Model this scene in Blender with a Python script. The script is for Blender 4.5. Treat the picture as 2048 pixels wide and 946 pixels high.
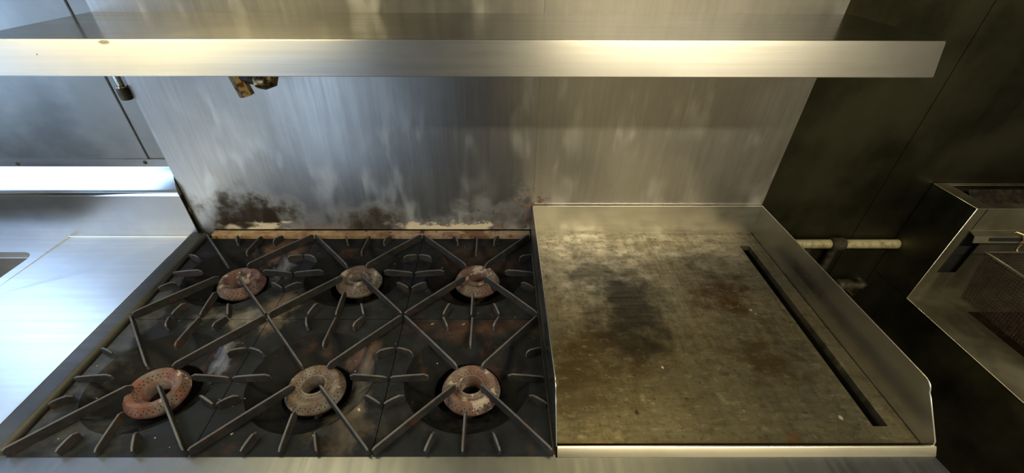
import bpy, bmesh, math, random
from mathutils import Vector, Matrix
PI = math.pi
R = math.radians
rnd = random.Random(7)
for o in list(bpy.data.objects): bpy.data.objects.remove(o)
SC = bpy.context.scene
C = SC.collection
Z0 = 0.94            # the grate tops stand 0.94 m above the floor; builders below measure heights from there

# ------------------------------------------------------------------ camera
cd = bpy.data.cameras.new('camera'); cam = bpy.data.objects.new('camera', cd); C.objects.link(cam)
F, PITCH, YAW, ROLL = 867.87, 0.6773, 0.0058, 0.0036
fw = Vector((math.sin(YAW)*math.cos(PITCH), math.cos(YAW)*math.cos(PITCH), -math.sin(PITCH)))
rt = fw.cross(Vector((0, 0, 1))).normalized(); up = rt.cross(fw)
r2 = rt*math.cos(ROLL) + up*math.sin(ROLL); u2 = -rt*math.sin(ROLL) + up*math.cos(ROLL)
m = Matrix((r2, u2, -fw)).transposed().to_4x4(); m.translation = Vector((-0.0962, -0.3792, 0.6662 + Z0))
cam.matrix_world = m
cd.sensor_width = 36; cd.lens = F/2048*36
cd.shift_x = (1024-996.19)/2048; cd.shift_y = (557.87-473)/2048
cd.clip_start = 0.02
SC.camera = cam

# ------------------------------------------------------------------ world, lights, exposure
SC.view_settings.view_transform = 'Standard'; SC.view_settings.look = 'None'
SC.view_settings.gamma = 1; SC.view_settings.use_curve_mapping = False
SC.view_settings.exposure = 0.0
w = bpy.data.worlds.new('sky'); SC.world = w; w.use_nodes = True
bg = w.node_tree.nodes['Background']; bg.inputs[0].default_value = (0.62, 0.78, 1.0, 1); bg.inputs[1].default_value = 1.2

def area(name, loc, size, direction, energy, color):
    l = bpy.data.lights.new(name, 'AREA'); l.shape = 'RECTANGLE'; l.size, l.size_y = size
    l.energy = energy; l.color = color
    o = bpy.data.objects.new(name, l); C.objects.link(o)
    o.location = (loc[0], loc[1], loc[2]+Z0)
    o.rotation_euler = Vector(direction).to_track_quat('-Z', 'Y').to_euler()
    return o
area('daylight_front_window', (-1.55, -1.93, -.15), (0.75, 0.85), (0, 1, 0), 6, (0.55, 0.74, 1.0))
area('daylight_side_window', (-2.13, -0.25, 0.55), (1.15, 0.85), (1, 0, 0), 8, (0.38, 0.62, 1.0))
area('daylight_sink_window', (-1.755, .735, .64), (0.55, 0.72), (0, -1, 0), 4.6, (0.38, 0.60, 1.0))
area('left_ceiling_lamp_light', (-1.62, -.5, 1.405), (0.8, 0.12), (0, 0, -1), 19, (1.0, 0.84, 0.46))
area('right_ceiling_lamp_light', (0.80, -1.0, 1.405), (1.1, 0.12), (0, 0, -1), 40, (1.0, 0.90, 0.66))
area('left_panel_fill_light', (-.70, .40, .935), (0.45, 0.07), (0, 0.3, -1), 4.5, (1.0, 0.82, 0.38))  # this and the next: added fill for the panel above the shelf
area('right_panel_fill_light', (.30, .40, .935), (0.45, 0.07), (0, 0.3, -1), 2.4, (1.0, 0.76, 0.26))

# ------------------------------------------------------------------ node helpers
class Mat:
    def __init__(s, name):
        s.m = bpy.data.materials.new(name); s.m.use_nodes = True
        s.t = s.m.node_tree; s.b = s.t.nodes['Principled BSDF']
        s.pos = s.t.nodes.new('ShaderNodeNewGeometry').outputs['Position']
        s.loc = s.vm('SUBTRACT', s.pos, (0, 0, Z0))
    def n(s, k): return s.t.nodes.new('ShaderNode'+k)
    def put(s, sock, v):
        if hasattr(v, 'is_output') or hasattr(v, 'links'): s.t.links.new(v, sock)
        elif isinstance(v, (tuple, list)): sock.default_value = (*v, 1) if len(sock.default_value) == 4 and len(v) == 3 else v
        else: sock.default_value = v
    def vm(s, op, a, b):
        q = s.n('VectorMath'); q.operation = op; s.put(q.inputs[0], a); s.put(q.inputs[1], b); return q.outputs['Value'] if op in ('LENGTH', 'DISTANCE') else q.outputs[0]
    def ma(s, op, a, b=0.0):
        q = s.n('Math'); q.operation = op; s.put(q.inputs[0], a); s.put(q.inputs[1], b); return q.outputs[0]
    def rng(s, v, a, b, c=0.0, d=1.0, smooth=True):
        q = s.n('MapRange'); q.interpolation_type = 'SMOOTHSTEP' if smooth else 'LINEAR'
        for i, x in enumerate((v, a, b, c, d)): s.put(q.inputs[i], x)
        return q.outputs[0]
    def noise(s, sc, lo=.4, hi=.6, detail=4, rough=.6, off=0.0, c=0.0, d=1.0, src=None):
        v = s.vm('MULTIPLY', src or s.loc, sc if isinstance(sc, tuple) else (sc, sc, sc))
        if off: v = s.vm('ADD', v, (off, off*1.7, off*.6))
        q = s.n('TexNoise'); q.inputs['Scale'].default_value = 1; q.inputs['Detail'].default_value = detail; q.inputs['Roughness'].default_value = rough
        s.t.links.new(v, q.inputs['Vector'])
        return s.rng(q.outputs[0], lo, hi, c, d)
    def spot(s, c, r, inner=0.0, warp=0.0):
        v = s.vm('SUBTRACT', s.loc, c)
        v = s.vm('DIVIDE', v, r)
        L = s.vm('LENGTH', v, (0, 0, 0))
        if warp: L = s.ma('ADD', L, s.noise(22, .25, .75, c=-warp, d=warp, off=c[0]*31+c[1]*17+3))
        return s.rng(L, 1.0, inner)
    def mul(s, a, b): return s.ma('MULTIPLY', a, b)
    def mx(s, a, b): return s.ma('MAXIMUM', a, b)
    def mix(s, f, a, b):
        q = s.n('Mix'); q.data_type = 'RGBA'; s.put(q.inputs[0], f); s.put(q.inputs[6], a); s.put(q.inputs[7], b); return q.outputs[2]
    def axis(s, i):
        q = s.n('SeparateXYZ'); s.t.links.new(s.loc, q.inputs[0]); return q.outputs[i]
    def bump(s, h, strength=.3, dist=.002):
        q = s.n('Bump'); q.inputs['Strength'].default_value = strength; q.inputs['Distance'].default_value = dist
        s.t.links.new(h, q.inputs['Height']); s.t.links.new(q.outputs[0], s.b.inputs['Normal'])
    def set(s, col=None, rough=None, metal=None, tan=None, aniso=None):
        if col is not None: s.put(s.b.inputs['Base Color'], col)
        if rough is not None: s.put(s.b.inputs['Roughness'], rough)
        if metal is not None: s.put(s.b.inputs['Metallic'], metal)
        if aniso is not None:
            s.b.inputs['Anisotropic'].default_value = aniso
            q = s.n('CombineXYZ')
            for i in range(3): q.inputs[i].default_value = tan[i]
            s.t.links.new(q.outputs[0], s.b.inputs['Tangent'])
        return s

def steel(name, col, rough=.34, var=.08, grain=(2, 2, 60), aniso=0.0, tan=(1, 0, 0), patch=.12, bump=.05):
    s = Mat(name)
    g = s.noise(grain, .3, .7, 3)
    p = s.noise((3.1, 3.1, 3.7), .35, .65, 5, off=2.3)
    dk = tuple(c*(1-patch*2) for c in col); lt = tuple(min(1, c*(1+patch)) for c in col)
    c0 = s.mix(p, dk, lt); c0 = s.mix(s.mul(g, .35), c0, tuple(c*.82 for c in col))
    s.set(c0, s.ma('ADD', s.mul(g, var), s.mul(p, var)), 1.0)
    s.set(rough=s.ma('ADD', s.ma('ADD', s.mul(g, var), s.mul(p, var)), rough-var))
    if aniso: s.set(tan=tan, aniso=aniso)
    if bump: s.bump(g, bump, .0006)
    s.c0 = c0; s.p = p; s.g = g
    return s

# --- backsplash sheet steel: wipe marks, scorched foot, cream residue, rust at the griddle corner
def backsplash_mat():
    s = Mat('backsplash_steel')
    g = s.noise((55, 55, 2.2), .3, .7, 4)                    # fine upright streaks
    g2 = s.noise((130, 1, 6), .35, .65, 3, off=5)
    sw = s.noise((4, 4, 3), .42, .62, 4, off=1.3)            # broad cloudy wipe marks
    wipe = s.mul(s.noise((13, 13, 4.2), .52, .66, 3, .55, off=8), s.noise((5, 5, 5), .4, .6, 2, off=4))
    base = s.mix(sw, (.42, .41, .395), (.50, .49, .47))
    base = s.mix(s.mul(g, .07), base, (.30, .295, .285))
    base = s.mix(s.mul(wipe, .75), base, (.72, .715, .69))
    base = s.mix(s.mul(g2, .10), base, (.8, .8, .78))
    x, z = s.axis(0), s.axis(2)
    flame = s.noise((16, 16, 9), .3, .7, 4, off=3)
    sc = s.mx(s.mx(s.spot((-.785, .685, .022), (.20, 1, .125), .25, .22), s.mul(s.spot((-.44, .685, .012), (.19, 1, .085), .1, .25), .85)),
              s.mul(s.spot((-.12, .685, .02), (.17, 1, .08), .1, .4), .6))
    sc = s.mul(sc, s.ma('ADD', s.mul(flame, .2), .72))
    base = s.mix(s.rng(sc, 0, .85), base, (.03, .019, .009))
    speck = s.mul(s.noise(120, .60, .66, 5, .7), s.mx(s.spot((-.15, .685, .045), (.12, 1, .06), .2), s.spot((-.015, .685, .08), (.06, 1, .11), .2)))
    base = s.mix(speck, base, (.035, .018, .008))
    rust = s.mul(s.noise(48, .46, .6, 5, .7, off=7), s.mx(s.spot((-.0, .685, .05), (.075, 1, .115), .1, .3), s.spot((-.18, .685, -.0), (.2, 1, .018), .1, .3)))
    base = s.mix(rust, base, (.20, .085, .03))
    cream = s.mul(s.rng(s.ma('ADD', z, s.noise((34, 34, 60), .2, .8, 6, .75, c=-.03, d=.006)), .006, -.004), s.rng(x, .01, -.01))
    crm2 = s.mul(s.noise((5, 5, 9), .43, .5, 3, off=9), s.rng(x, -.90, -.87))
    cream = s.mul(cream, crm2)
    base = s.mix(cream, base, (.70, .60, .42))
    dirt = s.mx(sc, s.mx(speck, s.mx(rust, cream)))
    rough = s.ma('ADD', s.ma('ADD', .36, s.mul(g, .04)), s.ma('ADD', s.mul(wipe, .10), s.mul(dirt, .3)))
    s.b.inputs['Specular IOR Level'].default_value = .2
    s.set(base, rough, s.rng(dirt, 0, 1, 1.0, .15, False), tan=(0, 0, 1), aniso=.4)
    s.bump(g2, .03, .0003)
    return s.m

def griddle_mat():
    s = Mat('griddle_plate_steel')
    fine = s.noise((6, 90, 1), .3, .7, 4, .65)                # cross scrape marks
    fine2 = s.noise((160, 8, 1), .35, .65, 3, .6, off=6)
    cloud = s.noise((7, 7, 1), .35, .65, 6, .65, off=2)
    mott = s.noise((26, 34, 1), .35, .62, 6, .7, off=11)
    base = s.mix(cloud, (.150, .140, .100), (.33, .31, .24))
    base = s.mix(s.mul(mott, .6), base, (.165, .125, .06))
    base = s.mix(s.mul(fine, .42), base, (.15, .125, .08))
    base = s.mix(s.mul(fine2, .16), base, (.5, .46, .36))
    # paler back left: the backsplash's reflection put into the colour
    base = s.mix(s.mul(s.spot((.13, .56, 0), (.24, .22, 1), .1, .3), .55), base, (.55, .50, .40))
    br = s.mx(s.spot((.46, .41, 0), (.12, .16, 1), .0, .45), s.mx(s.spot((.46, .205, 0), (.12, .085, 1), .0, .5), s.mx(s.spot((.15, .24, 0), (.17, .11, 1), .0, .5), s.spot((.07, .17, 0), (.09, .13, 1), 0, .5))))
    base = s.mix(s.mul(br, s.ma('ADD', s.mul(mott, .25), .78)), base, (.075, .038, .010))
    ol = s.rng(s.axis(1), .42, .10)  # duller olive towards the front: weaker reflection put into the colour
    base = s.mix(s.mul(ol, .55), base, (.115, .105, .062))
    base = s.mix(s.mul(s.noise((60, 75, 1), .5, .62, 5, .7, off=31), .45), base, (.075, .060, .035))
    base = s.mix(s.mul(s.noise((50, 70, 1), .56, .66, 5, .7, off=37), .35), base, (.40, .37, .29))
    bk = s.mx(s.spot((.21, .38, 0), (.13, .26, 1), .2, .25), s.mul(s.spot((.45, .53, 0), (.11, .10, 1), 0, .4), .5))
    bk = s.mx(bk, s.mul(s.spot((.15, .50, 0), (.09, .14, 1), 0, .5), .75))
    base = s.mix(s.mul(bk, s.ma('ADD', s.mul(fine, .15), .82)), base, (.020, .018, .016))
    chips = s.mul(s.noise(75, .70, .72, 3, .5, off=14), 1.0)
    base = s.mix(s.mul(chips, .55), base, (.03, .02, .012))
    for (x, y, r, k) in ((.494, .356, .008, 0), (.499, .345, .006, 0), (.18, .115, .016, 1), (.402, .046, .012, 2), (.162, .088, .008, 3), (.42, .03, .02, 2), (.53, .075, .005, 0), (.36, .09, .004, 0), (.24, .19, .004, 0)):
        base = s.mix(s.mul(s.spot((x, y, 0), (r*.7, r, 1), .3, .6), (.9, .45, .5, .9)[k]), base, ((.8, .75, .62), (.5, .46, .36), (.24, .10, .02), (.04, .02, .01))[k])
    edge = s.rng(s.axis(1), .035, .018)
    base = s.mix(s.mul(edge, s.noise(30, .3, .6, 4)), base, (.13, .075, .02))
    rough = s.ma('ADD', .36, s.ma('ADD', s.mul(mott, .12), s.mul(fine, .08)))
    s.set(base, rough, .88)
    s.bump(s.ma('ADD', fine, s.mul(mott, .8)), .18, .0006)
    return s.m

def iron(name, dark, light, rust=.35, rough=.72, ash=True, metal=.25):
    s = Mat(name)
    a = s.noise(38, .35, .68, 6, .7)
    b = s.noise(9, .42, .66, 4, .6, off=4)
    base = s.mix(s.ma('ADD', s.mul(a, .45), s.mul(b, .4)), dark, light)
    r = s.mul(s.noise(17, .56, .68, 5, .65, off=9), rust)
    base = s.mix(r, base, (.12, .05, .027))
    if ash:
        for (x, y, rx, ry, c, k) in ((-.665, .335, .13, .045, (.19, .18, .17), .85), (-.60, .37, .05, .10, (.15, .115, .095), .8), (-.69, .61, .09, .05, (.16, .085, .065), .8),
                                     (-.66, .53, .05, .06, (.26, .27, .32), .8), (-.665, .215, .035, .06, (.25, .28, .36), .75), (-.38, .23, .05, .05, (.14, .08, .062), .8),
                                     (-.14, .30, .16, .035, (.09, .042, .026), .6), (-.36, .16, .03, .10, (.17, .17, .165), .6), (-.36, .06, .07, .08, (.15, .12, .09), .6),
                                     (-.90, .3, .05, .33, (.13, .145, .17), .5), (-.83, .05, .12, .06, (.10, .11, .125), .5), (-.15, .57, .14, .08, (.07, .034, .022), .4)):  # bluish patches at the left put the window's reflection into the iron
            base = s.mix(s.mul(s.mul(s.spot((x, y, 0), (rx, ry, 1), .2, .4), k), s.ma('ADD', s.mul(a, .5), .5)), base, c)
        ch = s.noise(85, .75, .77, 2, .5, off=21)
        base = s.mix(ch, base, (.42, .36, .28))
    s.set(base, s.rng(a, 0, 1, rough-.12, rough+.1, False), metal); s.b.inputs['Specular IOR Level'].default_value = .28
    s.bump(a, .35, .0012)
    return s.m

def burner_mat(name, red, grey, k):
    s = Mat(name)
    tc = s.n('TexCoord').outputs['Object']
    sp = s.n('SeparateXYZ'); s.t.links.new(tc, sp.inputs[0])
    x, y, z = sp.outputs
    ang = s.ma('DIVIDE', s.ma('ARCTAN2', y, x), 2*PI)
    rad = s.ma('SQRT', s.ma('ADD', s.mul(x, x), s.mul(y, y)))
    def ports(N, r0, dr, zlo, zhi, ph, size):
        u = s.ma('SUBTRACT', s.ma('FRACT', s.ma('ADD', s.mul(ang, float(N)), ph+10.0)), .5)
        du = s.mul(u, 2*PI*r0/N)
        dd = s.ma('SQRT', s.ma('ADD', s.mul(du, du), s.ma('POWER', s.ma('SUBTRACT', rad, r0), 2.0)))
        f = s.rng(dd, size, size*.6)
        f = s.mul(f, s.ma('GREATER_THAN', z, zlo)); return s.mul(f, s.ma('LESS_THAN', z, zhi))
    hol = s.mx(ports(26, .0305, 0, -.02, .01, 0, .0012), ports(26, .0345, 0, -.02, .01, .5, .0012))
    hol = s.mx(hol, s.mx(ports(34, .0515, 0, -.02, -.002, 0, .0011), ports(34, .0545, 0, -.02, -.002, .5, .0011)))
    a = s.noise(60, .35, .65, 6, .75, off=k); b = s.noise(20, .4, .62, 5, .65, off=k+3)
    base = s.mix(b, red, grey)
    base = s.mix(s.mul(a, .6), base, (.07, .045, .036))
    fl = s.noise(28, .60, .63, 3, .6, off=k+7)
    base = s.mix(s.mul(fl, .55), base, (.50, .44, .36))
    dk = s.noise(33, .60, .66, 3, .6, off=k+12)
    base = s.mix(s.mul(dk, .7), base, (.03, .025, .022))
    base = s.mix(hol, base, (.008, .006, .005))
    s.set(base, .8, .1); s.b.inputs['Specular IOR Level'].default_value = .3; s.bump(s.ma('SUBTRACT', a, s.mul(hol, 4)), .4, .0012)
    return s.m

MT = {}
MT['backsplash'] = backsplash_mat()
MT['griddle'] = griddle_mat()
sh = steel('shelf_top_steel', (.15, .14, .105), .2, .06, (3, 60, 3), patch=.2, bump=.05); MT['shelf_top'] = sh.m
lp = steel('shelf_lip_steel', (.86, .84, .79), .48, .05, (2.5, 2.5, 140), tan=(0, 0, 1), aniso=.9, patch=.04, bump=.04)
lp.set(lp.mix(lp.mx(lp.mx(lp.spot((-.722, .399, .525), (.011, 1, .004), .5, .5), lp.spot((-.96, .399, .475), (.03, 1, .003), .5, .4)), lp.spot((-.84, .399, .507), (.002, 1, .002), .3)), lp.c0, (.33, .31, .26)))
MT['lip'] = lp.m
MT['wall_steel'] = steel('wall_sheet_steel', (.30, .295, .275), .40, .07, (5, 5, 1.6), patch=.14).m
MT['wall_dark'] = steel('greasy_shaded_wall_steel', (.080, .079, .050), .46, .08, (16, 16, 1.6), patch=.25).m  # greasy steel; the dim right side's shade is also put into its colour
MT['counter'] = steel('sink_top_steel', (.82, .86, .91), .42, .05, (2, 60, 2), patch=.05).m
MT['splash'] = steel('sink_splash_steel', (.37, .36, .35), .34, .05, (2, 2, 60), patch=.10).m
MT['basin'] = steel('sink_basin_steel', (.42, .41, .39), .5, .05).m
MT['bullnose'] = steel('sink_bullnose_steel', (.86, .88, .90), .14, .04, (1.5, 1.5, 5), patch=.02, bump=.03).m
MT['rail'] = steel('range_rail_steel', (.21, .225, .245), .42, .07, (60, 3, 3), patch=.12).m
MT['side_rail'] = steel('range_side_rail_steel', (.11, .11, .108), .55, .08, (3, 60, 3), patch=.2).m
MT['griddle_splash'] = steel('griddle_splash_steel', (.47, .465, .42), .30, .07, (3, 3, 50), patch=.1).m
MT['griddle_back'] = steel('lit_griddle_back_steel', (.74, .72, .65), .34, .06, (3, 3, 50), patch=.1).m  # brighter copy of the side splash steel, lamp light put into its colour
MT['griddle_rail'] = steel('griddle_rail_steel', (.78, .74, .62), .33, .05, (2, 60, 60), patch=.06).m
MT['fryer'] = steel('fryer_steel', (.50, .47, .35), .48, .08, (20, 20, 2), patch=.2).m
MT['fryer_side'] = steel('greasy_fryer_side_steel', (.13, .125, .08), .5, .08, (16, 16, 2), patch=.3).m
MT['chrome'] = steel('worn_chrome', (.6, .58, .5), .22, .08, (40, 40, 40), patch=.25).m
MT['edge'] = steel('bright_sheet_edge', (.82, .78, .66), .3, .05, patch=.05).m
q = Mat('brass_greasy'); q.set(q.mix(q.noise(90, .45, .6, 4), (.42, .33, .17), (.13, .06, .03)), .32, .9); MT['brass'] = q.m
q = Mat('black_grease_metal'); q.set(q.mix(q.noise(60, .4, .7, 4), (.012, .01, .008), (.05, .035, .02)), .5, .3); MT['black'] = q.m
q = Mat('void_black'); q.set((.004, .004, .004), .9, 0); MT['void'] = q.m
q = Mat('brown_baked_oil'); q.set(q.mix(q.noise(60, .4, .7, 4), (.025, .014, .012), (.07, .04, .032)), .45, .5); MT['basket'] = q.m
q = Mat('oil_dark'); q.set((.02, .011, .006), .15, 0); MT['oil'] = q.m
q = Mat('painted_gas_pipe'); q.set(q.mix(q.noise(45, .4, .7, 5), (.45, .41, .24), (.20, .17, .08)), .5, .2); MT['pipe'] = q.m
q = Mat('dark_iron_fitting'); q.set(q.mix(q.noise(60, .4, .7, 4), (.04, .035, .025), (.10, .085, .055)), .5, .5); MT['fitting'] = q.m
q = Mat('rusty_ledge')
rb = q.mix(q.noise((30, 30, 30), .35, .65, 6, .7), (.50, .37, .20), (.26, .12, .055)); rb = q.mix(q.rng(q.axis(0), -.80, -.25), rb, q.mix(q.noise((22, 22, 22), .4, .6, 6, .7, off=3), (.36, .26, .19), (.14, .07, .04)))
q.set(q.mix(q.noise(50, .6, .68, 4, off=3), rb, (.03, .018, .01)), .7, .1); MT['rust'] = q.m
MT['plate'] = iron('cast_iron_plate', (.004, .0055, .008), (.017, .021, .029), .12)
MT['bowl'] = iron('cast_iron_bowl', (.0022, .0026, .0036), (.0095, .0105, .014), .2, ash=True)  # darker copy of the plate iron, recess shade put into its colour
MT['fin'] = iron('cast_iron_fin', (.018, .0175, .0185), (.052, .048, .048), .35, ash=False)
MT['fin_top'] = iron('cast_iron_fin_worn_edge', (.075, .076, .082), (.17, .168, .172), .5, .6, ash=False, metal=.4)
MT['burner_red'] = burner_mat('burner_red_rust', (.19, .075, .056), (.19, .17, .16), 1)
MT['burner_grey'] = burner_mat('burner_grey_ash', (.13, .09, .07), (.215, .20, .18), 4)
MT['burner_brown'] = burner_mat('burner_brown_ash', (.155, .085, .07), (.21, .17, .15), 8)
q = Mat('cream_wall_panel'); q.set(q.mix(q.noise(3, .4, .6), (.66, .60, .44), (.60, .54, .38)), .6, 0); MT['cream'] = q.m
q = Mat('quarry_floor'); q.set(q.mix(q.noise(12, .4, .6), (.05, .04, .035), (.08, .065, .05)), .6, 0); MT['floor'] = q.m
q = Mat('grey_side_wall'); q.set((.12, .12, .12), .6, 0); MT['grey'] = q.m
q = Mat('white_ceiling'); q.set((.5, .48, .43), .8, 0); MT['ceiling'] = q.m
q = Mat('window_frame_aluminium'); q.set((.6, .6, .6), .4, .8); MT['frame'] = q.m
q = Mat('lamp_diffuser'); q.set((.9, .85, .7), .5, 0); q.b.inputs['Emission Color'].default_value = (1, .86, .58, 1); q.b.inputs['Emission Strength'].default_value = 3; MT['diffuser'] = q.m
q = Mat('blocker_grey'); q.set((.05, .05, .052), .45, .3); MT['blocker'] = q.m  # for the unseen block added behind the viewer
q = Mat('window_glass'); q.set((1, 1, 1), .02, 0); q.b.inputs['Transmission Weight'].default_value = 1; q.b.inputs['IOR'].default_value = 1.0; MT['glass'] = q.m

# ------------------------------------------------------------------ object helpers
ORG = {}
def thing(name, label, cat, loc=(0, 0, 0), group=None):
    o = bpy.data.objects.new(name, None); C.objects.link(o); o.empty_display_size = .05
    o.location = (loc[0], loc[1], loc[2]+Z0); ORG[o] = Vector(loc)
    o['label'] = label; o['category'] = cat
    if group: o['group'] = group
    return o
def obj(name, bm, mats, parent=None, label=None, cat=None, group=None, kind=None, smooth=None, bevel=0, loc=None, seg=2):
    """bm is in kitchen coordinates (heights from the grate tops)"""
    me = bpy.data.meshes.new(name)
    if bevel:
        ed = [e for e in bm.edges if len(e.link_faces) == 2 and e.calc_face_angle(0) > .5]
        bmesh.ops.bevel(bm, geom=ed, offset=bevel, segments=seg, affect='EDGES', profile=.6)
    p = parent
    if p is not None: off = ORG[p]
    elif loc is not None: off = Vector(loc)
    else:
        vs = [v.co for v in bm.verts]
        off = Vector((sum(v.x for v in vs)/len(vs), sum(v.y for v in vs)/len(vs), min(v.z for v in vs)))
    bmesh.ops.translate(bm, verts=bm.verts, vec=-off)
    bmesh.ops.recalc_face_normals(bm, faces=bm.faces)
    bm.to_mesh(me); bm.free()
    for mm in (mats if isinstance(mats, (list, tuple)) else [mats]): me.materials.append(MT[mm])
    if smooth is not None:
        for f in me.polygons: f.use_smooth = True
        try: me.set_sharp_from_angle(angle=R(smooth))
        except Exception: pass
    o = bpy.data.objects.new(name, me); C.objects.link(o); ORG[o] = off.copy()
    if p is not None:
        o.parent = p
        ORG[o] = ORG[p].copy()
    else: o.location = off + Vector((0, 0, Z0))
    if label: o['label'] = label
    if cat: o['category'] = cat
    if group: o['group'] = group
    if kind: o['kind'] = kind
    return o
def B(): return bmesh.new()
def box(bm, x0, x1, y0, y1, z0, z1):
    r = bmesh.ops.create_cube(bm, size=1)
    for v in r['verts']: v.co = Vector(((x0 if v.co.x < 0 else x1), (y0 if v.co.y < 0 else y1), (z0 if v.co.z < 0 else z1)))
    return r['verts']
def prism(bm, pts, d, a='X', lo=0, hi=1):
    """polygon pts extruded along axis a from lo to hi; pts are the other two coordinates in order"""
    def mk(p, t):
        return {'X': (t, p[0], p[1]), 'Y': (p[0], t, p[1]), 'Z': (p[0], p[1], t)}[a]
    A = [bm.verts.new(mk(p, lo)) for p in pts]; D = [bm.verts.new(mk(p, hi)) for p in pts]
    n = len(pts); fs = [bm.faces.new(A), bm.faces.new(D[::-1])]
    for i in range(n): fs.append(bm.faces.new((A[i], A[(i+1) % n], D[(i+1) % n], D[i])))
    return A+D
def lathe(bm, prof, c=(0, 0, 0), seg=48, closed=False, axis=None):
    rings = []
    for r, z in prof:
        rings.append([bm.verts.new((c[0]+r*math.cos(2*PI*i/seg), c[1]+r*math.sin(2*PI*i/seg), c[2]+z)) for i in range(seg)])
    n = len(rings)
    for k in range(n if closed else n-1):
        a, b = rings[k], rings[(k+1) % n]
        for i in range(seg): bm.faces.new((a[i], a[(i+1) % seg], b[(i+1) % seg], b[i]))
    return rings
def tube(bm, pts, r, seg=14, cap=True):
    pts = [Vector(p) for p in pts]; rings = []; n = len(pts)
    ref = Vector((0, 0, 1)) if abs((pts[1]-pts[0]).normalized().z) < .9 else Vector((1, 0, 0))
    for i, p in enumerate(pts):
        t = ((pts[min(i+1, n-1)]-pts[max(i-1, 0)])).normalized()
        a = t.cross(ref).normalized(); b = a.cross(t)
        rr = r[i] if isinstance(r, (list, tuple)) else r
        rings.append([bm.verts.new(p + a*rr*math.cos(2*PI*k/seg) + b*rr*math.sin(2*PI*k/seg)) for k in range(seg)])
    for k in range(n-1):
        for i in range(seg): bm.faces.new((rings[k][i], rings[k][(i+1) % seg], rings[k+1][(i+1) % seg], rings[k+1][i]))
    if cap: bm.faces.new(rings[0]); bm.faces.new(rings[-1][::-1])
def arc(cx, cy, r, a0, a1, n): return [(cx+r*math.cos(R(a0+(a1-a0)*i/n)), cy+r*math.sin(R(a0+(a1-a0)*i/n))) for i in range(n+1)]
def wall_with_hole(bm, a, u0, u1, v0, v1, h, t0, t1):
    """slab in plane; a='Y': u=x v=z; a='X': u=y v=z; a='Z': u=x v=y. hole h=(hu0,hu1,hv0,hv1)"""
    hu0, hu1, hv0, hv1 = h
    for (p0, p1, q0, q1) in ((u0, hu0, v0, v1), (hu1, u1, v0, v1), (hu0, hu1, v0, hv0), (hu0, hu1, hv1, v1)):
        if a == 'Y': box(bm, p0, p1, t0, t1, q0, q1)
        elif a == 'X': box(bm, t0, t1, p0, p1, q0, q1)
        else: box(bm, p0, p1, q0, q1, t0, t1)
def copy_tree(o, loc, parent=None):
    c = o.copy(); C.objects.link(c)
    if parent is None: c.location = (loc[0], loc[1], loc[2]+Z0); ORG[c] = Vector(loc)
    else: c.parent = parent
    for ch in list(o.children): copy_tree(ch, None, c)
    return c

# ------------------------------------------------------------------ the room
FZ = -Z0; CZ = 1.45; XL, XR, YF, YB = -2.1, 2.3, -1.9, .70
def S(name, bm, mat, **k): return obj(name, bm, mat, kind='structure', **k)
bm = B(); box(bm, XL, XR, YF, YB, FZ-.1, FZ); S('floor', bm, 'floor')
bm = B(); box(bm, XL, XR, YF, YB, CZ, CZ+.1); S('ceiling', bm, 'ceiling')
bm = B(); wall_with_hole(bm, 'Y', XL-.1, -1.0, FZ-.1, CZ+.1, (-2.05, -1.46, .24, 1.04), YB, YB+.08); box(bm, -1.0, .955, YB+.001, YB+.08, FZ-.1, CZ+.1)
S('wall_back', bm, 'wall_steel')
bm = B(); box(bm, .64, .955, YB-.0035, YB+.001, FZ, CZ); box(bm, .9565, XR, YB-.004, YB+.08, FZ-.1, CZ+.1)
S('wall_back_right', bm, 'wall_dark')
bm = B(); box(bm, -1.0015, -.9992, YB-.0006, YB, FZ, CZ); S('trim_1', bm, 'black')
bm = B(); box(bm, -1.011, -1.003, YB-.0008, YB, FZ, CZ); S('trim_2', bm, 'wall_steel', bevel=.0003)
bm = B(); wall_with_hole(bm, 'X', YF-.1, YB+.08, FZ-.1, CZ+.1, (-.85, .35, .1, 1.0), XL-.1, XL); S('wall_left', bm, 'grey')
bm = B(); box(bm, XR, XR+.1, YF-.1, YB+.08, FZ-.1, CZ+.1); S('wall_right', bm, 'grey')
bm = B(); wall_with_hole(bm, 'Y', XL-.1, XR+.1, FZ-.1, CZ+.1, (-1.94, -1.16, -.60, .30), YF-.1, YF); S('wall_front', bm, 'cream')
for i, (a, u0, u1, v0, v1, t) in enumerate((('Y', -1.94, -1.16, -.60, .30, YF), ('X', -.85, .35, .1, 1.0, XL), ('Y', -2.05, -1.46, .24, 1.04, YB+.13))):
    bm = B(); wall_with_hole(bm, a, u0, u1, v0, v1, (u0+.03, u1-.03, v0+.03, v1-.03), t-.075, t-.045)
    o = S('window_%d' % (i+1), bm, 'frame', bevel=.003)
    bm = B(); box(bm, u0+.03, u1-.03, t-.062, t-.058, v0+.03, v1-.03) if a == 'Y' else box(bm, t-.062, t-.058, u0+.03, u1-.03, v0+.03, v1-.03)
    g = obj('pane', bm, 'glass', parent=o); g.location = (0, 0, 0)
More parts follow.
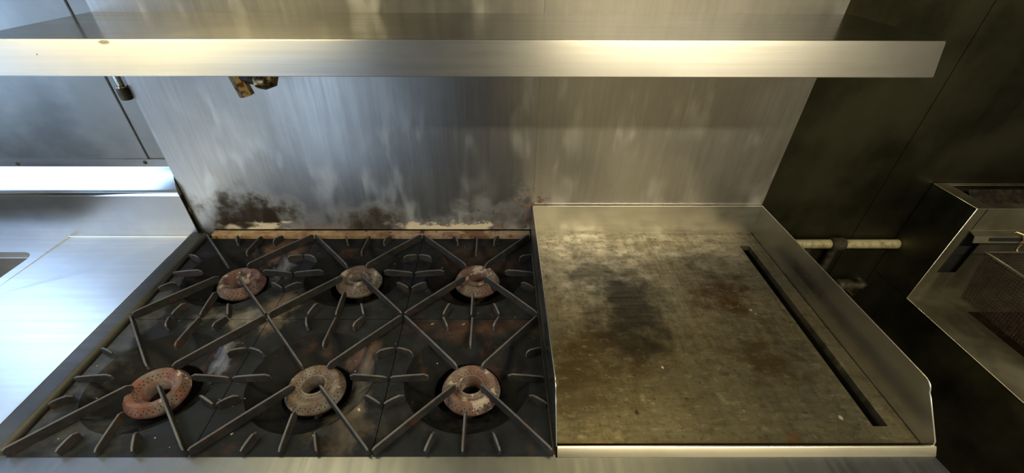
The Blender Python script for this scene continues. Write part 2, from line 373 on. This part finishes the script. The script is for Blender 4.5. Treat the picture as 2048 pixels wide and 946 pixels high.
# ceiling lamp (the warm one)
for lx, hw, ly, side in ((-1.62, .40, -.5, 'behind the viewer on the left'), (.80, .55, -1.0, 'behind the viewer on the right')):
    t = thing('ceiling_lamp', 'long warm ceiling lamp %s' % side, 'lamp', (lx, ly, 1.41), 'ceiling lamps')
    bm = B(); box(bm, lx-hw-.05, lx+hw+.05, ly-.08, ly+.08, 1.42, CZ); obj('housing', bm, 'frame', t, bevel=.006)
    bm = B(); box(bm, lx-hw-.02, lx+hw+.02, ly-.065, ly+.065, 1.41, 1.42); obj('diffuser', bm, 'diffuser', t, bevel=.003)
for lx, side in ((-.70, 'burners'), (.30, 'griddle')):  # unseen lamps added to brighten the panel above the shelf
    t = thing('panel_fill_lamp', 'unseen short strip lamp added to warm the upper panel, on an arm over the %s' % side, 'lamp', (lx, .40, .94), 'panel fill lamps')
    bm = B(); box(bm, lx-.25, lx+.25, .35, .45, .955, .985); obj('housing', bm, 'frame', t, bevel=.004)
    bm = B(); box(bm, lx-.235, lx+.235, .36, .44, .94, .955); obj('diffuser', bm, 'diffuser', t, bevel=.003)
    bm = B(); tube(bm, [(lx, .40, .98), (lx, .42, 1.03), (lx, .6845, 1.03)], .010, 12); obj('arm', bm, 'frame', t, smooth=50)
# unseen dark block, added in place of the viewer's body in the reflections
t = thing('reflection_blocker', 'unseen dark grey block added behind the viewer to darken the steel reflections', 'blocker', (-.40, -1.6, FZ))
bm = B(); box(bm, -.95, .15, -1.89, -1.35, FZ+.1, 1.2); obj('cabinet', bm, 'blocker', t, bevel=.01)
bm = B(); box(bm, -.95, .15, -1.348, -1.30, FZ+.12, 1.19); obj('front_slab', bm, 'blocker', t, bevel=.008)
bm = B(); tube(bm, [(.06, -1.30, -.1), (.06, -1.265, -.1), (.06, -1.265, .25), (.06, -1.30, .25)], .008); obj('handle', bm, 'chrome', t, smooth=40)
for sx in (-.90, .10):
    for sy in (-1.84, -1.4):
        bm = B(); tube(bm, [(sx, sy, FZ), (sx, sy, FZ+.1)], [.016, .022]); obj('foot', bm, 'blocker', t)

# ------------------------------------------------------------------ backsplash panels
PY = .685
bm = B(); box(bm, -.946, .0050, PY, YB-.0005, -.006, 1.2); box(bm, -.946, -.905, PY, YB-.0005, -.05, -.0065)
obj('backsplash_panel', bm, 'backsplash', label='scorched stainless backsplash sheet behind the six burners', cat='backsplash')
bm = B(); box(bm, .0053, .641, PY, YB-.006, -.006, 1.2)
obj('backsplash_panel', bm, 'backsplash', label='cleaner stainless backsplash sheet rising behind the griddle', cat='backsplash')

# ------------------------------------------------------------------ overshelf
t = thing('overshelf', 'long stainless steel overshelf with a bright folded lip above the range', 'shelf', (-.15, PY, .476))
SY = .3993; ST = .5295
bm = B()
v = [bm.verts.new(c) for c in ((-1.0-.0, SY+.002, ST), (.6255, SY+.002, ST), (.6515, PY-.0003, ST), (-.9505, PY-.0003, ST), (-1.0, SY+.002, ST-.0016), (.6255, SY+.002, ST-.0016), (.6515, PY-.0003, ST-.0016), (-.9505, PY-.0003, ST-.0016))]
v[0].co.x = v[4].co.x = -.9465; 
for f in ((0, 1, 2, 3), (7, 6, 5, 4), (0, 4, 5, 1), (1, 5, 6, 2), (2, 6, 7, 3), (3, 7, 4, 0)): bm.faces.new([v[i] for i in f])
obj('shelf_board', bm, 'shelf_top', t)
bm = B()
prof = [(SY, ST-.003), (SY+.001, ST-.0008), (SY+.003, ST), (SY+.003, ST-.0017), (SY+.0018, ST-.003), (SY+.0018, .4775)] + [(SY+.003+.003*math.cos(R(a)), .4765+.003*math.sin(R(a))) for a in (150, 90, 30, -30, -90, -150, -190)]
vs = prism(bm, prof, 0, 'X', -.9465, .6255)
for q in vs:
    if q.co.x > 0: q.co.x += (ST-q.co.z)/(ST-.4745)*.0135
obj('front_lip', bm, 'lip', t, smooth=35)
for x in (-.80, -.15, .50):
    bm = B(); prism(bm, [(PY-.0005, ST-.002), (PY-.0005, .44), (PY-.03, .44), (SY+.04, ST-.002)], 0, 'X', x-.0015, x+.0015)
    obj('bracket', bm, 'shelf_top', t)

# ------------------------------------------------------------------ range
t = thing('gas_range', 'six burner stainless gas range with dark iron top and rounded side rail', 'range', (-.15, .34, FZ))
bm = B(); box(bm, -.918, .637, .01, .684, FZ+.15, -.20); box(bm, -.918, -.912, .01, .684, -.20, -.03); box(bm, .0005, .0035, .01, .684, -.2, -.03); box(bm, .631, .637, .03, .684, -.2, -.03); box(bm, -.912, .631, .672, .684, -.2, -.03)
obj('body', bm, 'wall_steel', t)
# front rail with a rolled edge, notch where the griddle starts
bm = B()
prof = [(.0045, -.0215), (.0045, -.03)] + [(.003, -.05), (-.10, -.14), (-.115, -.14)] + arc(-.085, -.0515, .03, 180, 90, 8)
prism(bm, prof, 0, 'X', -.971, .0035)
prof2 = [(-.001, -.0215), (-.001, -.05), (-.10, -.14), (-.115, -.14)] + arc(-.085, -.0515, .03, 180, 90, 8)
vs = prism(bm, prof2, 0, 'X', .0036, .641)
for q in vs:
    if q.co.x > .5: q.co.x += max(0, -q.co.y-.0)*.12
obj('front_rail', bm, 'rail', t, smooth=30)
bm = B()
prof = [(-.971, -.06), (-.971, -.020)] + arc(-.957, -.024, .014, 180, 90, 6) + arc(-.929, -.022, .012, 90, 0, 6) + [(-.917, -.06)]
prism(bm, prof, 0, 'Y', .004, .671); obj('side_rail', bm, 'side_rail', t, smooth=30)
bm = B(); box(bm, -.904, .001, .6595, .6845, -.03, -.0095); obj('rear_ledge', bm, 'rust', t, label='rust-stained cream ledge along the back', bevel=.0015)
bm = B(); box(bm, -.9215, .0005, .005, .659, -.205, -.199); obj('drip_tray', bm, 'void', t)
bm = B(); box(bm, -.90, -.06, .004, .0095, -.75, -.24); obj('oven_door', bm, 'rail', t, bevel=.002)
for x in (-.86, .58):
    for y in (.08, .62):
        bm = B(); lathe(bm, [(.001, FZ), (.03, FZ), (.03, FZ+.02), (.018, FZ+.04), (.022, FZ+.155), (.001, FZ+.155)], (x, y, 0), 16); obj('leg', bm, 'rail', t, smooth=40)

# ------------------------------------------------------------------ grates
GW, GD = .305, .3293
def fin_bm(bm, p0, p1, zt0, zt1, zb0, zb1, w=.0040, endslope=.004, n=None):
    """upright tapering rib from p0 (rim end) to p1 (free end)"""
    a = Vector((p0[0], p0[1], 0)); b = Vector((p1[0], p1[1], 0)); d = (b-a).normalized(); s = Vector((-d.y, d.x, 0))
    L = (b-a).length
    # stations: t, top, bottom, half width top, half width bottom
    st = [(0, zt0-.004, zb0, .8), (min(.006/L, .2), zt0-.0008, zb0, 1), (.5, (zt0+zt1)/2+.0004, (zb0+zb1)/2, 1), (1-min(.008/L,.2), zt1, zb1, 1), (1, zt1-.0045, zb1+endslope, .85)]
    rings = []
    for (tt, zt, zb, k) in st:
        p = a.lerp(b, tt); wt = w*.5*k; wb = w*.85*k
        rings.append([bm.verts.new(p+s*x+Vector((0, 0, z))) for x, z in ((-wb, zb), (-wt, zt-.0010), (-wt*.6, zt), (wt*.6, zt), (wt, zt-.0010), (wb, zb))])
    for k in range(len(rings)-1):
        for i in range(6):
            f = bm.faces.new((rings[k][i], rings[k][(i+1) % 6], rings[k+1][(i+1) % 6], rings[k+1][i]))
            f.material_index = 1 if i in (1, 2, 3) else 0
    bm.faces.new(rings[0][::-1]).material_index = 0; f = bm.faces.new(rings[-1]); f.material_index = 1
PZ = -.021
def make_grate():
    t = thing('burner_grate', '', 'grate', (0, 0, PZ))
    hx, hy = GW/2-.0008, GD/2-.0008; rb = .123
    # square plate with a round opening and a turned-down edge
    bm = B(); N = 96
    inn = [bm.verts.new((rb*math.cos(2*PI*i/N), rb*math.sin(2*PI*i/N), PZ)) for i in range(N)]
    inl = [bm.verts.new((rb*math.cos(2*PI*i/N), rb*math.sin(2*PI*i/N), PZ-.006)) for i in range(N)]
    def sq(i):
        a = 2*PI*i/N; c, s_ = math.cos(a), math.sin(a); k = min(hx/abs(c) if abs(c) > 1e-6 else 9, hy/abs(s_) if abs(s_) > 1e-6 else 9); return (c*k, s_*k)
    ca = math.atan2(hy, hx)
    P = [sq(i) for i in range(N)]
    for a in (ca, PI-ca, PI+ca, 2*PI-ca):                       # snap to true corners
        i = round(a/(2*PI)*N) % N; P[i] = (math.copysign(hx, math.cos(a)), math.copysign(hy, math.sin(a)))
    out = [bm.verts.new((p[0], p[1], PZ)) for p in P]; outl = [bm.verts.new((p[0], p[1], PZ-.008)) for p in P]
    for i in range(N):
        j = (i+1) % N
        bm.faces.new((inn[i], inn[j], out[j], out[i])); bm.faces.new((out[i], out[j], outl[j], outl[i])); bm.faces.new((inl[i], inl[j], inn[j], inn[i])); bm.faces.new((outl[i], outl[j], inl[j], inl[i]))
    obj('top_plate', bm, 'plate', t)
    bm = B(); lathe(bm, [(.1228, PZ-.0005), (.1205, PZ-.003), (.116, PZ-.009), (.104, PZ-.020), (.088, PZ-.030), (.074, PZ-.037), (.068, PZ-.040), (.068, PZ-.045), (.075, PZ-.043), (.090, PZ-.035), (.106, PZ-.025), (.118, PZ-.013), (.1228, PZ-.006)], (0, 0, 0), 72, closed=True)
    obj('aeration_bowl', bm, 'bowl', t, smooth=50)
    e = .0035
    for sx in (-1, 1):
        for sy in (-1, 1):
            bm = B(); fin_bm(bm, (sx*(GW/2-e), sy*(GD/2-e)), (sx*.0245+.003, sy*.0225-.006), -.001, 0, PZ, -.018, .0040); obj('long_fin', bm, ['fin', 'fin_top'], t)
    for (a, b) in (((-GW/2+e, -.007), (-.075, -.007)), ((GW/2-e, -.007), (.079, -.007)), ((.0, -GD/2+e), (.001, -.087)), ((.003, GD/2-e), (.003, .069))):
        bm = B(); fin_bm(bm, a, b, -.006, 0, PZ, -.018, .0040); obj('middle_fin', bm, ['fin', 'fin_top'], t)
    for s in (-1, 1):
        for (a, b) in (((s*.063, -GD/2+e), (s*.050, -.127)), ((s*.063, GD/2-e), (s*.050, .127)), ((-GW/2+e, s*.068), (-.115, s*.052)), ((GW/2-e, s*.068), (.118, s*.052))):
            bm = B(); fin_bm(bm, a, b, -.004, -.001, PZ, PZ, .0042, .001); obj('short_fin', bm, ['fin', 'fin_top'], t)
    return t
g0 = make_grate()
names = {(0, 0): 'black iron grate in the front row, against the griddle side wall', (1, 0): 'black iron grate in the middle of the front row',
         (2, 0): 'black iron grate in the front row, beside the side rail at the left', (0, 1): 'black iron grate in the back row, against the griddle side wall',
         (1, 1): 'black iron grate in the middle of the back row', (2, 1): 'ash and rust patched iron grate in the back row, beside the left side rail'}
first = True
for (i, j), lb in names.items():
    loc = (-GW*(i+.5), GD*(j+.5), PZ)
    if first: g = g0; g.location = (loc[0], loc[1], loc[2]+Z0); first = False
    else: g = copy_tree(g0, loc)
    g['label'] = lb; g['group'] = 'cast iron grates on the range'

# ------------------------------------------------------------------ burner heads
def make_burner():
    t = thing('ring_burner', '', 'burner', (0, 0, -.018))
    bm = B()
    prof = [(.0200, -.032), (.0203, -.006), (.0215, -.0015), (.0235, -.0005), (.0255, -.0015), (.0268, -.005), (.0290, -.0062), (.036, -.003), (.0385, -.0008), (.0435, 0), (.0475, -.0008), (.0492, -.0035), (.0560, -.0145), (.0572, -.0185), (.0565, -.0225), (.051, -.030), (.040, -.038), (.030, -.042), (.024, -.040)]
    lathe(bm, [(r, z-.018) for r, z in prof], (0, 0, 0), 72, closed=True)
    obj('ring', bm, 'burner_red', t, smooth=40)
    bm = B(); lathe(bm, [(.028, -.056), (.028, -.070), (.020, -.085), (.020, -.197), (.014, -.197), (.014, -.085), (.0225, -.070), (.0225, -.056)], (0, 0, 0), 32, closed=True)
    obj('throat', bm, 'black', t, smooth=40)
    bm = B(); tube(bm, [(0, -.02, -.10), (0, -.06, -.10), (0, -.12, -.098)], [.013, .012, .017], 16); obj('venturi_tube', bm, 'black', t, smooth=40)
    return t
b0 = make_burner()
bs = [((-.145, .147), 'burner_brown', 'pinkish-brown ring burner in the front row, nearest the griddle'), ((-.449, .148), 'burner_grey', 'grey ash-flaked ring burner in the middle of the front row'),
      ((-.753, .142), 'burner_red', 'red-rusted ring burner in the front row at the left'), ((-.145, .482), 'burner_brown', 'brown ring burner in the back row, nearest the griddle'),
      ((-.446, .482), 'burner_grey', 'grey and yellow-brown ring burner in the middle of the back row'), ((-.741, .472), 'burner_red', 'red-rusted ring burner in the back row at the left')]
for k, ((x, y), mt, lb) in enumerate(bs):
    b = b0 if k == 0 else copy_tree(b0, (x, y, -.018))
    b.location = (x, y, -.018+Z0); b.rotation_euler.z = k*1.1 if k else 0
    b['label'] = lb; b['group'] = 'ring burners of the range'
    for ch in b.children:
        if ch.name.startswith('ring'):
            if k: ch.data = ch.data.copy()
            if mt == 'burner_red':                           # these two have a wide hollow instead of the raised collar
                for v in ch.data.vertices:
                    r_ = math.hypot(v.co.x, v.co.y)
                    if r_ < .0395 and v.co.z > -.010:
                        v.co.z = -.0005 - max(0, .0385-r_)*.75
                        k_ = 1 + max(0, .034-r_)*16
                        v.co.x *= k_; v.co.y *= k_
            ch.data.materials[0] = MT[mt]
        if ch.name.startswith('venturi') and k: ch.rotation_euler.z = -k*1.1

# ------------------------------------------------------------------ griddle
t = thing('griddle', 'flat steel griddle with brown and black scorch stains and raised side walls', 'griddle', (.32, .34, -.03))
GX0, GX1 = .005, .6385; GY0, GY1 = .0262, .6775
def gz(y): return -.024 + (y-.02)/(.66)*.012                    # the plate falls slightly to the front
bm = B()
xs = [GX0+.0012, .5775, .6045, GX1-.0012]; ys = [GY0, .058, .611, GY1]
V = {}
for i, x in enumerate(xs):
    for j, y in enumerate(ys):
        xx = x
        V[i, j, 0] = bm.verts.new((xx, y, gz(y))); V[i, j, 1] = bm.verts.new((xx, y, gz(y)-.014))
for i in range(3):
    for j in range(3):
        if (i, j) == (1, 1): continue
        bm.faces.new([V[a, b, 0] for a, b in ((i, j), (i+1, j), (i+1, j+1), (i, j+1))]); bm.faces.new([V[a, b, 1] for a, b in ((i, j+1), (i+1, j+1), (i+1, j), (i, j))])
def side(a, b): bm.faces.new((V[(*a, 0)], V[(*b, 0)], V[(*b, 1)], V[(*a, 1)]))
for k in range(3):
    side((k, 0), (k+1, 0)); side((k, 3), (k+1, 3)); side((0, k), (0, k+1)); side((3, k), (3, k+1))
for a, b in (((1, 1), (2, 1)), ((2, 1), (2, 2)), ((2, 2), (1, 2)), ((1, 2), (1, 1))): side(a, b)
obj('plate', bm, 'griddle', t)
bm = B(); wall_with_hole(bm, 'Z', .570, .612, .05, .619, (.5745, .6075, .055, .614), -.085, -.0385); box(bm, .570, .612, .05, .619, -.088, -.085); obj('grease_trough', bm, 'void', t)
bm = B(); prism(bm, [(GX0, -.03), (GX1, -.03), (GX1+.0005, .072), (GX0, .0715)], 0, 'Y', GY1, GY1+.0025); obj('back_splash', bm, 'griddle_back', t)
bm = B(); box(bm, GX0, GX1, GY1-.0005, GY1+.0035, .0718, .0732); obj('back_splash_edge', bm, 'edge', t, label='bright folded top edge')
def gside(x0, x1, name):
    pr = [(.012, -.034), (.012, -.008), (.0145, .0), (.064, .050)] + arc(.094, .0485, .0235, 160, 100, 6) + [(.105, .072), (GY1+.003, .0735), (GY1+.003, -.034)]
    bm = B(); prism(bm, pr, 0, 'X', x0, x1); o = obj(name, bm, 'griddle_splash', t, bevel=.0005, seg=1)
    ed = [(p[0]-.0006, p[1]+.0003) for p in pr[1:-1]]
    bm = B(); tube(bm, [((x0+x1)/2, a, b) for a, b in ed], .0011, 8); obj('rim', bm, 'edge', o, smooth=60, label='bright worn top edge')
gside(.0035, .0055, 'side_splash'); gside(GX1, GX1+.002, 'side_splash')
bm = B()
prism(bm, [(.0125, -.030), (.0125, -.0082), (.0115, -.0066), (.0095, -.0066), (.0075, -.0080), (-.0005, -.0195), (-.0010, -.0212), (.004, -.0212)], 0, 'X', .0062, GX1+.0035)
obj('front_rail', bm, 'griddle_rail', t, smooth=30)
bm = B(); box(bm, .0065, GX1-.003, .013, .0260, -.036, -.033); obj('front_gutter', bm, 'void', t)

# ------------------------------------------------------------------ sink unit at the left
t = thing('sink_unit', 'stainless steel sink top with drainboard and bright rolled splash, left of the range', 'sink', (-1.4, .3, FZ))
bm = B(); zc = -.021
wall_with_hole(bm, 'Z', -2.0, -1.32, -.12, .672, (-1.92, -1.347, .05, .592), zc-.02, zc)
L0, L1, L2, L3, L4, L5 = (-1.32, -.12, zc), (-.9745, -.12, zc), (-.9745, .60, zc), (-1.32, .40, zc), (-.9745, .672, zc-.003), (-1.32, .672, zc-.003)
vv = [bm.verts.new(p) for p in (L0, L1, L2, L3, L4, L5)]; vl = [bm.verts.new((p[0], p[1], zc-.02)) for p in (L0, L1, L2, L3, L4, L5)]
for f in ((0, 1, 2, 3), (3, 2, 4, 5)): bm.faces.new([vv[k] for k in f]); bm.faces.new([vl[k] for k in f[::-1]])
for a_, b_ in ((0, 1), (1, 2), (2, 4), (4, 5), (5, 3), (3, 0)): bm.faces.new((vv[a_], vv[b_], vl[b_], vl[a_]))
# round the corners of the basin opening with fillets
for (cx, cy, sx, sy) in ((-1.347, .592, -1, -1), (-1.347, .05, -1, 1)):
    r = .035; P = [(cx, cy)] + [(cx+sx*r-sx*r*math.cos(R(a)), cy+sy*r-sy*r*math.sin(R(a))) for a in range(0, 91, 15)]
    prism(bm, P, 0, 'Z', zc-.02, zc)
obj('sink_top', bm, 'counter', t)
bm = B(); box(bm, -.9765, -.9725, -.12, .672, -.05, -.0165); obj('right_edge', bm, 'counter', t, bevel=.0012)
bm = B()
for a in ((-1.925, -1.345, .048, .594),):
    wall_with_hole(bm, 'Z', a[0], a[1], a[2], a[3], (-1.918, -1.349, .052, .590), -.28, zc-.0195)
    box(bm, a[0], a[1], a[2], a[3], -.285, -.28)
obj('basin', bm, 'basin', t)
bm = B()
prism(bm, [(.672, zc-.04), (.672, .106), (.6755, .106), (.6755, zc-.04)], 0, 'X', -2.0, -.9475); obj('splash', bm, 'splash', t)
bm = B()
tube(bm, [(-1.32, .6712, zc-.0012), (-.9475, .6712, zc-.0012)], .0022, 8); obj('joint_highlight', bm, 'edge', t, smooth=60, label='bright tube standing in for the highlight where the splash meets the drainboard'); bm = B()  # highlight line along the joint, made as a bright tube
# bulging top roll, leaning back to the wall
po = [(.672, .106), (.6712, .112), (.6722, .120), (.6765, .135), (.6825, .150), (.6890, .164), (.6945, .174), (.6975, .180)]
prism(bm, po+[(.6985, .180), (.698, .106)], 0, 'X', -2.0, -.9475); obj('rolled_top', bm, 'bullnose', t, smooth=50, label='mirror-bright rolled top of the splash')
bm = B(); box(bm, -2.0, -.9475, .6965, .6985, .1795, .1995); obj('wall_flange', bm, 'splash', t)
for x, z in ((-1.345, .187), (-1.012, .191)):
    bm = B(); lathe(bm, [(.0005, .003), (.003, .0028), (.0048, .001), (.005, 0), (.0005, 0)], (0, 0, 0), 14)
    bmesh.ops.rotate(bm, verts=bm.verts, matrix=Matrix.Rotation(R(90), 3, 'X')); bmesh.ops.translate(bm, verts=bm.verts, vec=(x, .6966, z)); obj('screw', bm, 'fitting', t, smooth=40)
for x in (-1.95, -1.02):
    for y in (-.06, .62):
        bm = B(); tube(bm, [(x, y, FZ), (x, y, FZ+.03), (x, y, zc-.018)], [.014, .02, .02]); obj('leg', bm, 'rail', t, smooth=40)
# the bead of old sealant running down the sheet edge
bm = B(); pts = []
for i in range(26):
    f = i/25; pts.append((-.9475+rnd.uniform(-.0012, .0012), .6835, .135-.155*f))
tube(bm, pts, [.0007+.0009*rnd.random()+(.004 if i in (12, 13, 14) else 0) for i in range(26)], 8)
obj('sealant_bead', bm, 'fitting', smooth=60, label='ragged dark line of old sealant between the sink splash and the backsplash', cat='sealant')

# ------------------------------------------------------------------ pipes and nozzles under the shelf
t = thing('capped_pipe', 'short vertical pipe end with a cap, on the wall above the sink', 'pipe', (-.961, .682, .354))
bm = B(); tube(bm, [(-.961, .682, .378), (-.961, .682, .455), (-.961, .686, .468), (-.961, .699, .472)], .0075, 16); obj('pipe', bm, 'chrome', t, smooth=50)
bm = B(); lathe(bm, [(.001, .354), (.0115, .354), (.013, .356), (.013, .378), (.0118, .381), (.001, .381)], (-.961, .682, 0), 20); obj('cap', bm, 'fitting', t, smooth=30)
bm = B(); lathe(bm, [(.0085, .381), (.0135, .381), (.0135, .3845), (.0085, .3845)], (-.961, .682, 0), 20, closed=True); obj('collar', bm, 'chrome', t, smooth=30)
t = thing('spray_nozzle', 'greasy brass nozzle and elbow hanging beneath the shelf', 'nozzle', (-.62, .58, .395))
def hexp(bm, c0, c1, r, seg=6): tube(bm, [c0, c1], r, seg)
bm = B(); hexp(bm, (-.622, .58, .392), (-.632, .58, .440), .0155); obj('hex_body', bm, 'brass', t, bevel=.0015)
bm = B(); tube(bm, [(-.628, .58, .430), (-.605, .58, .428), (-.585, .58, .424)], [.010, .0125, .0125], 16); obj('connector', bm, 'fitting', t, smooth=40)
bm = B()
el = [(-.592, .58, .424), (-.578, .58, .423), (-.567, .582, .426), (-.563, .586, .436), (-.562, .588, .452)]
tube(bm, el, [.0165, .019, .020, .0175, .0165], 20); obj('elbow', bm, 'brass', t, smooth=50)
bm = B(); tube(bm, [(-.562, .588, .450), (-.562, .588, .480), (-.562, .60, .495), (-.562, .6845, .497)], .010, 14); obj('feed_pipe', bm, 'fitting', t, smooth=50)

# ------------------------------------------------------------------ right: gas pipe, valve
t = thing('gas_pipe', 'yellowish horizontal gas pipe on the dark wall between griddle and fryer', 'pipe', (.86, .678, -.065))
bm = B(); tube(bm, [(.645, .678, -.052), (1.086, .678, -.052)], .0135, 20); obj('pipe', bm, 'pipe', t, smooth=50)
bm = B(); tube(bm, [(.885, .678, -.052), (.888, .678, -.052), (.925, .678, -.052), (.928, .678, -.052)], [.0135, .019, .019, .0135], 20); obj('coupling', bm, 'fitting', t, smooth=40)
bm = B(); tube(bm, [(.906, .678, -.052), (.906, .678, -.2), (.906, .678, -.9395)], .012, 16); obj('drop_pipe', bm, 'fitting', t, smooth=50)
t = thing('gas_valve', 'small dark gas valve low on the wall behind the griddle corner', 'valve', (1.0, .665, -.215))
bm = B(); tube(bm, [(.93, .665, -.20), (.965, .665, -.20), (.97, .665, -.20), (1.01, .665, -.20), (1.015, .665, -.20), (1.05, .665, -.20)], [.012, .012, .02, .02, .013, .013], 16); obj('valve_body', bm, 'fitting', t, smooth=40)
bm = B(); box(bm, .985, .995, .615, .648, -.204, -.196); obj('lever', bm, 'chrome', t, bevel=.002)
bm = B(); tube(bm, [(.99, .66, -.20), (.99, .64, -.20)], .008, 12); obj('stem', bm, 'fitting', t)
bm = B(); tube(bm, [(1.045, .665, -.20), (1.06, .668, -.20), (1.06, .6955, -.20)], .009, 12); obj('wall_stub', bm, 'fitting', t, smooth=50)
bm = B(); box(bm, .72, .85, .684, .695, -.40, -.075); obj('dark_cavity_panel', bm, 'black', label='black panel standing in for the dark cavity below the gas pipe', cat='dark panel', bevel=.002)  # shade of the cavity under the pipe, made as a black panel

# ------------------------------------------------------------------ fryer
FX = 1.088; FX2 = 1.50; DZ = -.158; RT = .135; RY = .557
t = thing('deep_fryer', 'dark greasy deep fryer with tall flue riser at the far right', 'fryer', (1.29, .35, FZ))
bm = B(); box(bm, FX, FX2, .0, .694, FZ+.12, -.45); box(bm, FX, FX+.002, 0, .694, -.45, DZ-.002); box(bm, FX2-.002, FX2, 0, .694, -.45, DZ-.002); box(bm, FX+.002, FX2-.002, 0, .002, -.45, DZ-.002); box(bm, FX+.002, FX2-.002, .692, .694, -.45, DZ-.002)
obj('cabinet', bm, 'fryer_side', t)
bm = B(); wall_with_hole(bm, 'Z', FX, FX2, -.02, RY, (1.215, 1.455, .06, .50), DZ-.002, DZ); obj('deck', bm, 'fryer', t)
bm = B(); wall_with_hole(bm, 'Z', 1.213, 1.457, .058, .502, (1.215, 1.455, .06, .50), -.40, DZ-.002); box(bm, 1.213, 1.457, .058, .502, -.405, -.40); obj('oil_tank', bm, 'basket', t)
bm = B(); box(bm, 1.2155, 1.4545, .0605, .4995, -.26, -.255); obj('oil', bm, 'oil', t)
bm = B(); box(bm, FX-.0005, FX+.0015, RY, .694, DZ, RT); obj('riser_side', bm, 'fryer_side', t)
bm = B(); box(bm, FX2-.0015, FX2+.0005, RY, .694, DZ, RT); obj('riser_side', bm, 'fryer_side', t)
bm = B(); box(bm, FX+.002, FX2-.002, .692, .694, DZ, RT); obj('riser_back', bm, 'fryer_side', t)
bm = B()
box(bm, FX+.0015, FX+.026, RY, RY+.002, DZ, RT); wall_with_hole(bm, 'Y', FX+.029, FX2-.002, DZ, RT, (FX+.0295, 1.168, -.064, .070), RY, RY+.002)
box(bm, FX+.026, FX+.029, RY, RY+.002, DZ, -.064)
obj('riser_front', bm, 'fryer', t)
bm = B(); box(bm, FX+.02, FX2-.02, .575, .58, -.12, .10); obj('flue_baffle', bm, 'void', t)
# flanged top of the riser around the flue opening
bm = B(); wall_with_hole(bm, 'Z', FX-.0005, FX2, RY-.001, .694, (FX+.036, FX2-.04, .582, .680), RT-.001, RT+.0012); obj('riser_top', bm, 'fryer', t, bevel=.0004, seg=1)
bm = B(); tube(bm, [(FX, .692, RT), (FX, RY, RT), (FX, RY, DZ), (FX, -.02, DZ)], .0016, 8); obj('edge_seam', bm, 'edge', t, label='bright worn sheet edge', smooth=60)
bm = B(); tube(bm, [(FX, RY-.001, RT), (FX2, RY-.001, RT)], .0016, 8); obj('edge_seam', bm, 'edge', t, label='bright worn sheet edge', smooth=60)
for k, (y, z) in enumerate(((.625, .095), (.655, .12))):
    bm = B(); vs = box(bm, FX+.075, FX2-.06, y-.022, y+.012, z-.002, z); 
    for q in vs: q.co.z += (q.co.y-y)*.9
    obj('flue_louvre', bm, 'black', t)
# hanger bar for the basket
bm = B()
vs = prism(bm, [(RY-.0005, .073), (.538, .068), (.5365, .067), (.531, .052), (.533, .052), (.5385, .066), (RY-.0005, .071)], 0, 'X', 1.112, FX2-.003)
obj('hanger_bar', bm, 'fryer', t)
bm = B(); tube(bm, [(1.108, RY-.001, .073), (FX2-.003, RY-.001, .073)], .0013, 8); tube(bm, [(1.112, .531, .052), (FX2-.003, .531, .052)], .0013, 8); obj('hanger_edge', bm, 'edge', t, label='bright folded edges', smooth=60)
bm = B(); box(bm, 1.150, FX2-.02, .5315, .5365, .0555, .0640)
obj('hanger_slot', bm, 'void', t)
for x in (FX+.05, FX2-.05):
    for y in (.06, .62):
        bm = B(); tube(bm, [(x, y, FZ), (x, y, FZ+.12)], [.02, .026]); obj('leg', bm, 'rail', t, smooth=40)
# basket hung on the bar
t = thing('fryer_basket', 'dark brown wire fryer basket hanging on the hanger bar of the fryer', 'basket', (1.25, .40, -.12))
bx0, bx1, by0, by1, bt, bb = 1.152, 1.345, .235, .520, .030, -.115
def taper(x, y, z):
    k = (bt-z)/(bt-bb)*.06; cx, cy = (bx0+bx1)/2, (by0+by1)/2
    return (x+(cx-x)*k+.02*(bt-z)/(bt-bb), y+(cy-y)*k, z)
bm = B()
n1, n2, n3 = 24, 34, 18
def wire(pts): tube(bm, [taper(*p) for p in pts], .0008, 4, False)
for i in range(n2+1):
    y = by0+(by1-by0)*i/n2; wire([(bx0, y, bt), (bx0, y, bb), (bx1, y, bb), (bx1, y, bt)])
for i in range(n1+1):
    x = bx0+(bx1-bx0)*i/n1; wire([(x, by0, bt), (x, by0, bb), (x, by1, bb), (x, by1, bt)])
for i in range(n3):
    z = bb+(bt-bb)*i/n3; wire([(bx0, by0, z), (bx1, by0, z), (bx1, by1, z), (bx0, by1, z), (bx0, by0, z)])
obj('wire_mesh', bm, 'basket', t)
bm = B(); tube(bm, [(bx0, by0, bt), (bx1, by0, bt), (bx1, by1, bt), (bx0, by1, bt), (bx0, by0+.001, bt)], .0028, 10); obj('rim', bm, 'edge', t, smooth=60, label='bright rim wire')
for x in (1.232, 1.300):
    bm = B(); tube(bm, [(x, by1, bt), (x, .527, .035), (x-.001, .5265, .062), (x-.004, .534, .0735), (x-.012, .5455, .0745), (x-.018, .546, .072)], .0032, 10); obj('hook', bm, 'brass', t, smooth=60, label='brass-coloured hook')
bm = B(); tube(bm, [(1.235, by0, bt), (1.240, .10, .11), (1.25, -.02, .14), (1.262, -.02, .14), (1.27, .10, .11), (1.275, by0, bt)], .004, 10); obj('handle', bm, 'black', t, smooth=60)
